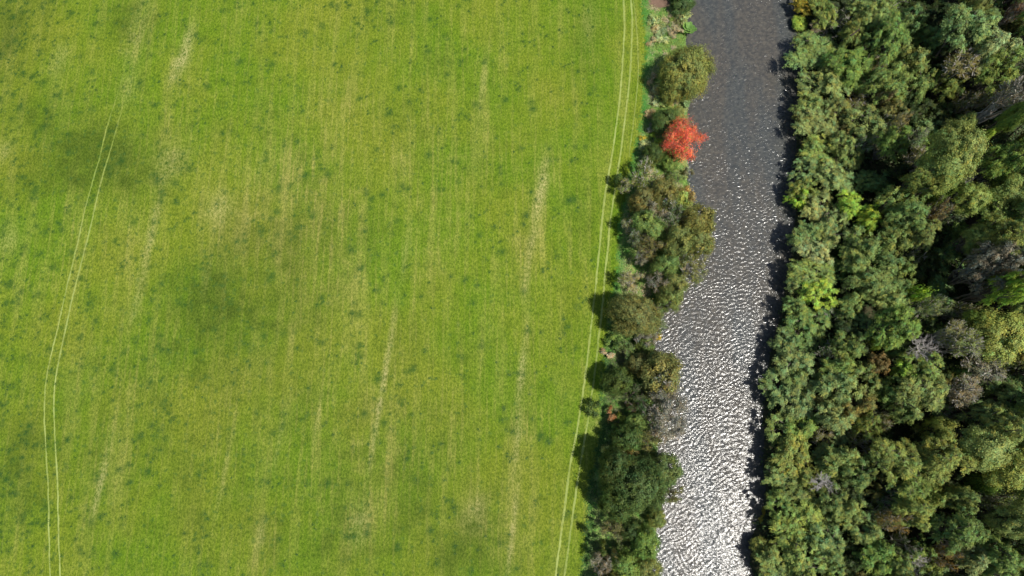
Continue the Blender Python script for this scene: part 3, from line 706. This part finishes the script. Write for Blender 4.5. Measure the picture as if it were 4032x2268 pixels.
# ------------------------------------------------------------------ right bank forest
G1 = 'trees of the forest on the right bank'
rr0 = np.random.default_rng(2)
FOR = []
_RP = np.array([(a * 1.5652 + 14, b * 1.5652) for a, b in _R])
def zone_h(px, py):
    inl = px - float(np.interp(py, _RP[:, 1], _RP[:, 0]))
    return min(zone_h0(px, py), 2.7 + 0.024 * max(inl, 15))
def zone_h0(px, py):
    return 7.5 if px < 3260 else (9.5 if px < 3500 else (11.5 if px < 3750 else 13.0))
def R_(px, py, r, c, st='spray', dh=0.0):
    if st == 'dense' and r > 36 and c != 'yolive': st = 'spray'
    if px < 3300: px -= 15
    FOR.append([px, py, r, c, st, zone_h(px, py) + dh])
for a in [(3187,12,36,'yellow'),(3171,85,26,'lime','dense',-2.5),(3232,100,24,'tan','lacy',-2),(3245,210,88,'sage'),(3345,255,72,'green'),(3443,55,70,'sage'),(3577,82,45,'blue'),(3513,140,58,'green'),(3270,48,48,'olive'),
 (3443,176,48,'green'),(3590,230,62,'olive'),(3507,318,64,'sage'),(3614,330,52,'sage'),(3828,107,78,'sage',),(3908,187,66,'pale'),(3790,251,58,'brown','lacy'),(3950,262,60,'yolive'),(3993,50,26,'rust','lacy'),(3850,25,50,'olive'),
 (3294,320,60,'sage'),(3214,406,45,'yolive'),(3240,480,66,'pale'),(3305,427,50,'olive'),(3475,385,20,'tan','lacy'),(3417,480,62,'sage'),(3545,480,26,'cream','lacy'),(3235,577,60,'yolive'),(3320,560,40,'sage'),(3534,555,46,'green'),
 (3765,590,78,'yolive','dense',1.5),(3725,650,70,'yolive','dense',1.0),(3668,700,52,'olive','dense'),(3977,614,58,'bright','dense'),(3870,540,16,'lime','dense',1),(3800,486,30,'yolive','dense'),(4012,450,34,'bright','dense'),
 (3182,737,45,'yolive'),(3294,694,58,'pale'),(3988,748,62,'yolive','dense'),(3694,755,34,'bright','dense'),(3905,372,55,'brown','lacy',-3),(3990,380,50,'grey','lacy',-1),(3820,400,46,'brown','lacy',-4),
 (3171,770,38,'lime'),(3347,806,48,'lime',),(3251,830,58,'pale'),(3427,854,45,'lime'),(3214,923,58,'sage'),(3294,907,54,'pale'),(3400,965,64,'sage'),(3230,987,52,'pale'),(3534,779,54,'sage'),(3588,843,58,'blue'),(3540,918,58,'sage'),
 (3630,912,48,'olive'),(3694,822,36,'orange','lacy'),(3828,780,50,'yolive','dense'),(3935,827,72,'yolive'),(3960,925,68,'olive','dense'),(3844,940,36,'yolive','dense',1.5),(3950,1040,78,'grey'),(4004,1120,52,'lime','dense'),
 (3214,1078,70,'yolive'),(3172,1115,42,'sage'),(3374,1025,58,'sage'),(3480,1014,52,'blue'),(3459,1112,72,'sage','spray',1.5),(3495,1174,50,'pale','spray',1.5),(3352,1190,42,'sage'),(3240,1153,56,'lime'),
 (3603,1158,22,'lime','dense',-1),(3678,1200,34,'pale','lacy'),(3534,1292,68,'bright','dense',-1),(3470,1350,20,'lime','dense'),(3465,1430,40,'orange','dense'),(3748,1313,42,'cream','lacy'),(3800,1352,50,'olive','lacy'),
 (3950,1335,88,'yolive','dense'),(3880,1436,68,'grey','lacy'),(3838,1262,36,'bright','dense'),(3630,1452,58,'yolive'),(3176,1280,58,'blue'),(3160,1215,44,'sage'),(3115,1345,42,'sage'),(3150,1435,66,'sage'),(3340,1361,55,'blue'),(3310,1452,58,'green'),
 (3100,1529,66,'sage'),(3165,1500,64,'blue'),(3156,1590,62,'sage'),(3105,1688,58,'blue'),(3175,1683,55,'green'),(3309,1518,64,'sage'),(3412,1490,58,'olive'),(3497,1535,54,'green'),(3640,1545,74,'yolive'),(3570,1615,44,'olive'),
 (3383,1592,58,'brown'),(3298,1649,55,'pale'),(3412,1671,42,'olive'),(3793,1541,50,'tan','lacy'),(3980,1558,62,'sage'),(3560,1462,40,'lime'),(3696,1688,40,'yolive','dense'),(3963,1671,58,'yolive'),(3895,1757,70,'yolive','dense'),
 (3980,1842,72,'yolive','dense'),(3537,1812,72,'yolive','spray',1),(3713,1800,78,'olive','spray',1),(3878,1904,34,'bright','dense',-1),(3127,1774,66,'olive'),(3098,1876,52,'sage'),(3184,1853,58,'olive'),(3326,1808,62,'sage'),(3383,1870,54,'blue'),
 (3582,1899,68,'green'),(3656,1956,54,'yolive'),(3298,1967,50,'sage'),(3166,1956,58,'olive'),(3022,2030,26,'yellow','dense',-4),(3088,1984,46,'green'),(3196,2041,66,'yolive'),(3343,2012,50,'sage'),(3525,2041,48,'orange','lacy'),
 (3611,2012,56,'olive'),(3787,2086,64,'blue'),(4003,2047,58,'yolive','dense'),(3412,2090,54,'sage'),(3130,2098,58,'yolive'),(3270,2126,58,'sage'),(3015,2160,34,'olive','dense',-2),(3060,2205,56,'yolive'),(3184,2211,64,'yolive'),
 (3287,2200,50,'sage'),(3468,2183,62,'green'),(3724,2183,40,'orange','lacy'),(3838,2183,58,'pale'),(3952,2211,58,'green'),(3565,2232,48,'sage'),(3200,660,46,'sage'),(3150,470,16,'yolive','dense',-2),(3220,330,50,'sage'),
 (3360,120,44,'olive'),(3690,150,40,'blue','spray',-2),(3740,330,44,'olive','spray',-1),(3870,1620,44,'sage'),(3800,1960,44,'olive'),(3900,2010,50,'brown','lacy',-2),(3400,1290,44,'blue','spray',-3),(3440,720,50,'blue','spray',-4),(3560,690,50,'dark','spray',-4.5),
 (3360,610,50,'blue','spray',-4),(3660,1040,60,'dark','spray',-6),(3760,1000,60,'blue','spray',-6.5),(3860,1060,56,'dark','spray',-6),(3700,1130,56,'blue','spray',-6),(3820,1160,56,'dark','spray',-6),(3600,60,56,'dark','spray',-5),(3700,60,56,'dark','spray',-5),
 (3720,460,56,'dark','spray',-5),(3640,430,50,'dark','spray',-4),(3340,1290,56,'dark','spray',-4),(3240,1260,44,'blue','spray',-2),(3600,1380,50,'dark','dense',-4),(3740,1420,50,'dark','dense',-4),(3800,1850,50,'dark','spray',-6),(3640,1740,56,'dark','spray',-5),
 (3480,1730,50,'dark','spray',-4),(3760,2000,50,'dark','spray',-5),(3860,2120,50,'dark','spray',-5),(3900,620,56,'dark','dense',-5),(3800,720,56,'dark','dense',-6),(3580,1960,40,'dark','spray',-3),(3960,480,56,'dark','dense',-5),(3870,1180,50,'dark','dense',-4)]:
    R_(*a)
TALL = {(3950,1040):9,(4004,1120):11,(3960,925):6,(3977,614):8,(4012,450):9,(3990,380):8,(3765,590):7.5,(3725,650):7.5,(3668,700):6.5,(3534,1292):3,(3594,1470):2,(3850,25):4,(3828,107):4,(3895,1757):3.5,(3963,1671):5,
        (3748,1313):3,(3800,1352):3,(3950,1335):3,(3980,1842):3,(3787,2086):2,(4003,2047):5,(3988,748):3,(3588,843):2,(3537,1812):1,(3713,1800):3,(3640,1545):2,(3952,2211):3,(3908,187):3,(3950,262):3}  # extra height, mostly added so these crowns shade the hollows to their left
for f in FOR:
    f[5] += TALL.get((f[0], f[1]), rr0.uniform(-.9, 1.3) if f[4] == 'spray' else 0)
# fill the gaps that are left with lower trees
HOLLOW = [(3450,650,130,80),(3640,50,110,65),(3760,1080,190,110),(3420,1260,150,55),(3800,430,220,85),(3700,1700,180,60),(3640,1390,90,50)]
hand = np.array([[f[0], f[1], f[2]] for f in FOR])
rr = np.random.default_rng(77)
added = []
for _ in range(4000):
    px, py = rr.uniform(3060, 4060), rr.uniform(-10, 2290)
    sh = P(px, py, 4)[0] - fx(SHORE_R, P(px, py, 4)[1])
    if sh < 1.0: continue
    dd = np.hypot(hand[:, 0] - px, hand[:, 1] - py) - hand[:, 2] * .78
    if dd.min() < 26 or any(((px - h_[0]) / h_[2]) ** 2 + ((py - h_[1]) / h_[3]) ** 2 < 1 for h_ in HOLLOW): continue
    r = rr.uniform(34, 48); hand = np.vstack([hand, [px, py, r]])
    c = ['dark', 'blue', 'green', 'brown', 'sage'][int(rr.integers(0, 5))]
    FOR.append([px, py, r, c, 'spray' if rr.random() < .7 else 'lacy', zone_h(px, py) - rr.uniform(2.5, 5)])
    if len(FOR) > 285: break

# labels: colour and build, then where it stands from the nearest thing one can find
LM = [((3187,12), 'the yellow tree up top'), ((3171,85), 'the upper lime bush'), ((3993,50), 'the rusty corner crown'),
      ((3496,252), 'the tiny bare tree'), ((3745,620), 'the broad yellowish crown'), ((3862,705), 'the silver dead tree'),
      ((3347,806), 'the inland lime tree'), ((3171,770), 'the bankside lime tree'), ((3760,1080), 'the big dark hollow'), ((3459,1112), 'the tall grey green tree'),
      ((3668,1365), 'the white branched dead tree'), ((3022,2030), 'the lower yellow bush'), ((3264,1900), 'the bare tan tree'), ((3640,2215), 'the white twigged tree'),
      ((3878,1904), 'the star shaped tree'), ((4012,450), 'the bright edge crown'), ((3475,385), 'the tan gap')]
def size_word(r): return 'small' if r < 38 else ('wide' if r > 64 else '')
keys = {}
for i, f in enumerate(FOR):
    px, py, r, c, st, H = f
    best = sorted((math.hypot(px - l[0][0], py - l[0][1]), l) for l in LM)
    d, l = best[0] if best[0][0] > 12 else best[1]
    a = math.degrees(math.atan2(-(py - l[0][1]), px - l[0][0])) % 360
    dirs = ['right of', 'upper right of', 'above', 'upper left of', 'left of', 'lower left of', 'below', 'lower right of']
    dr_ = dirs[int(((a + 22.5) % 360) // 45)]
    kind = {'spray': 'feathery tree', 'dense': 'leafy tree', 'lacy': 'twiggy tree'}[st]
    k = (COLS[c][1], size_word(r), kind, dr_, l[1]); keys.setdefault(k, []).append((d, i))
LAB = {}
for k, v in keys.items():
    v.sort()
    for q, (d, i) in enumerate(v):
        ordn = '' if len(v) == 1 else (['nearest ', 'second nearest ', 'third nearest ', 'fourth nearest ', 'fifth nearest '][min(q, 4)])
        LAB[i] = ' '.join(('%s%s %s %s %s %s' % (ordn, k[1], k[0], k[2], k[3], k[4])).split())
for i_, own in ((3993, 'rusty red thin crown in the top right corner of the forest'), (3187, 'yellow leaved tree at the top where forest meets water')):
    for j_, f in enumerate(FOR):
        if f[0] == i_: LAB[j_] = own
for i, f in enumerate(FOR):
    px, py, r, c, st, H = f
    bark = BARK_PALE if st == 'lacy' else BARK_MID
    plant(px, py, r * 1.12, c, st, H, LAB[i], 'tree', G1, 'broadleaf_tree', bark, zc=.66, gain=1.35 if c in ('grey', 'tan', 'cream') else 2.05 if c not in ('dark', 'yellow', 'orange', 'rust') else (1.15 if c != 'dark' else .95))  # dark leaves get a lower gain: hollow shade put into their colour
# margin trees just beyond the frame so the edge of the wood does not end at the picture; right-hand ones raised to cast shade into the hollows
for _ in range(46):
    if _ < 16: px, py = 4110 + 120 * rr.random(), -100 + 2500 * _ / 16
    elif _ < 31: px, py = 3180 + (_ - 16) * 62, -90 - 40 * rr.random()
    else: px, py = 3040 + (_ - 31) * 72, 2350 + 40 * rr.random()
    plant(px, py, 70 if _ < 16 else 62, ['sage', 'green', 'olive', 'yolive', 'blue'][_ % 5], 'spray', zone_h(px, py) + (8 if _ < 16 else 0), 'forest tree standing just outside the frame on the right bank', 'tree', 'forest trees beyond the frame', 'broadleaf_tree', gain=2.1)

# ------------------------------------------------------------------ ground cover (stuff)
def scatter(name, xs, ys, n_each, spread, hgt, L0, W0, cols, seed, up=.5, jit=.38):
    """tufts of leaves round given points, joined: nobody could count them"""
    g = np.random.default_rng(seed); m = len(xs)
    bx = np.repeat(xs, n_each); by = np.repeat(ys, n_each); n = len(bx)
    sp = np.repeat(spread if np.ndim(spread) else np.full(m, spread), n_each); hh = np.repeat(hgt if np.ndim(hgt) else np.full(m, hgt), n_each)
    ox = g.normal(size=n) * sp; oy = g.normal(size=n) * sp
    x = bx + ox; y = by + oy; z0 = height(x, y)
    z = z0 + hh * np.exp(-(ox**2 + oy**2) / (2.2 * sp**2)) * g.uniform(.35, 1, n) + .03
    N = nrm(np.stack([ox / sp * .5, oy / sp * .5, np.full(n, up * 2)], -1) + g.normal(size=(n, 3)) * jit)
    U = g.normal(size=(n, 3)) + np.stack([ox, oy, 0 * ox], -1) / sp[:, None]
    base = np.repeat(cols, n_each, axis=0)
    T = base * tints(n, g, .22, .10)
    V, Fc, T = leaves(np.stack([x, y, z], -1), N, U, L0 * g.uniform(.6, 1.4, n), W0 * g.uniform(.6, 1.4, n), T)
    o = obj(name, mesh_np(name, V, Fc, M_LEAF, T)); o.color = (1, 1, 1, 1)
    return o
g = np.random.default_rng(3)
# undergrowth beneath the forest
n = 5200
yy = g.uniform(-50, 98, n); xx = fx(SHORE_R, yy) + .6 + g.random(n) * 82
keep = xx < 118; xx, yy = xx[keep], yy[keep]; n = len(xx)
hv = vnoise(xx, yy, 6.0, 41)
cols = np.array([.045, .085, .028]) + (g.random((n, 1)) ** 2) * np.array([.055, .06, .02])
o = scatter('undergrowth', xx, yy, 20, .85, 0.6 + 2.2 * hv, .46, .26, cols, 5)
tag(o, 'dark leafy undergrowth filling the gaps beneath the forest', 'undergrowth', kind='stuff')
# rough herbage along the left bank
n = 5200
yy = g.uniform(-42, 92, n); lo = fx(EDGE, yy); hi = fx(SHORE_L, yy)
u = g.random(n); xx = lo + (hi - lo) * u - .1
k1 = vnoise(xx, yy, 1.4, 51); k2 = vnoise(xx, yy, 3.0, 52)
emer = np.array([.10, .31, .05]); pal = np.array([.38, .43, .16]); strw = np.array([.50, .42, .26]); gr = np.array([.20, .33, .075])
wE = np.clip(1.3 - (xx - lo) / 1.4, 0, 1)[:, None]
cols = np.where(k1[:, None] > .62, strw, np.where(k2[:, None] > .5, pal, gr))
cols = cols * (1 - wE) + emer * wE
shade = yy < 24                                         # shade under the trees painted into the herbage colour
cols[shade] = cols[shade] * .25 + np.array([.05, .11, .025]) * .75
sx3 = (np.hypot((xx - sx) / 2.2, (yy - sy) / 1.5) > 1.0) & (np.hypot((xx - sx2) / 1.5, (yy - sy2) / 2.4) > 1)
xx, yy, cols, k2, lo = xx[sx3], yy[sx3], cols[sx3], k2[sx3], lo[sx3]
hgt = np.clip((xx - lo) / 2.5, .12, 1) * (.25 + .65 * k2)
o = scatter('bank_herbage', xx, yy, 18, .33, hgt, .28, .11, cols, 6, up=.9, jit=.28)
tag(o, 'rough grass, bracken and weeds along the left river bank', 'herbage', kind='stuff')
# dark tufts in the pasture
dk = g.random(len(cl))[:, None]
cols = np.array([.080, .160, .022]) * (1 - dk) + np.array([.050, .125, .026]) * dk
o = scatter('grass_tufts', cl[:, 0], cl[:, 1], 22, CLS * .75, .07, .16, .06, cols, 8, up=1.5)
tag(o, 'dark coarse tufts of grass scattered over the pasture', 'grass', kind='stuff')

# ------------------------------------------------------------------ dead wood
def log(px, py, z, L_, az, r, label, col, seed, pitch=.1):
    x, y, _ = P(px, py, z); g = np.random.default_rng(seed)
    e_ = bpy.data.objects.new('fallen_trunk', None); COL.objects.link(e_); e_.location = (x, y, z); e_.rotation_euler = (0, pitch, az); tag(e_, label, 'log')
    s, pts = bent((-L_ / 2, 0, 0), (L_ / 2, 0, 0), r, r * .5, g, 6, .015)
    o = obj('trunk', mesh_np('trunk', *tubes(s, 8), M_BARK), e_); o.color = (*col, 1)
    for i in range(7):
        d = nrm(np.array([.6, g.normal(), abs(g.normal()) * .6])); b, _ = bent(pts[2 + i % 4], pts[2 + i % 4] + d * L_ * .2, r * .3, r * .1, g, 2, .1)
        o = obj('branch', mesh_np('branch', *tubes(b, 4), M_BARK), e_); o.color = (*col, 1)
log(3368, 126, 9.0, 2.6, math.radians(38), .14, 'dark bare trunk leaning out of the crowns in the upper forest near the river', (.06, .04, .035), 4)
log(3149, 360, -1.0, 1.3, math.radians(-35), .08, 'short reddish branch lying in the water by the right bank', (.20, .10, .08), 5, 0)
log(3020, 2000, -.9, 1.6, math.radians(-40), .08, 'grey twiggy branch caught at the lower right bank above the yellow bush', (.25, .22, .2), 6, 0)
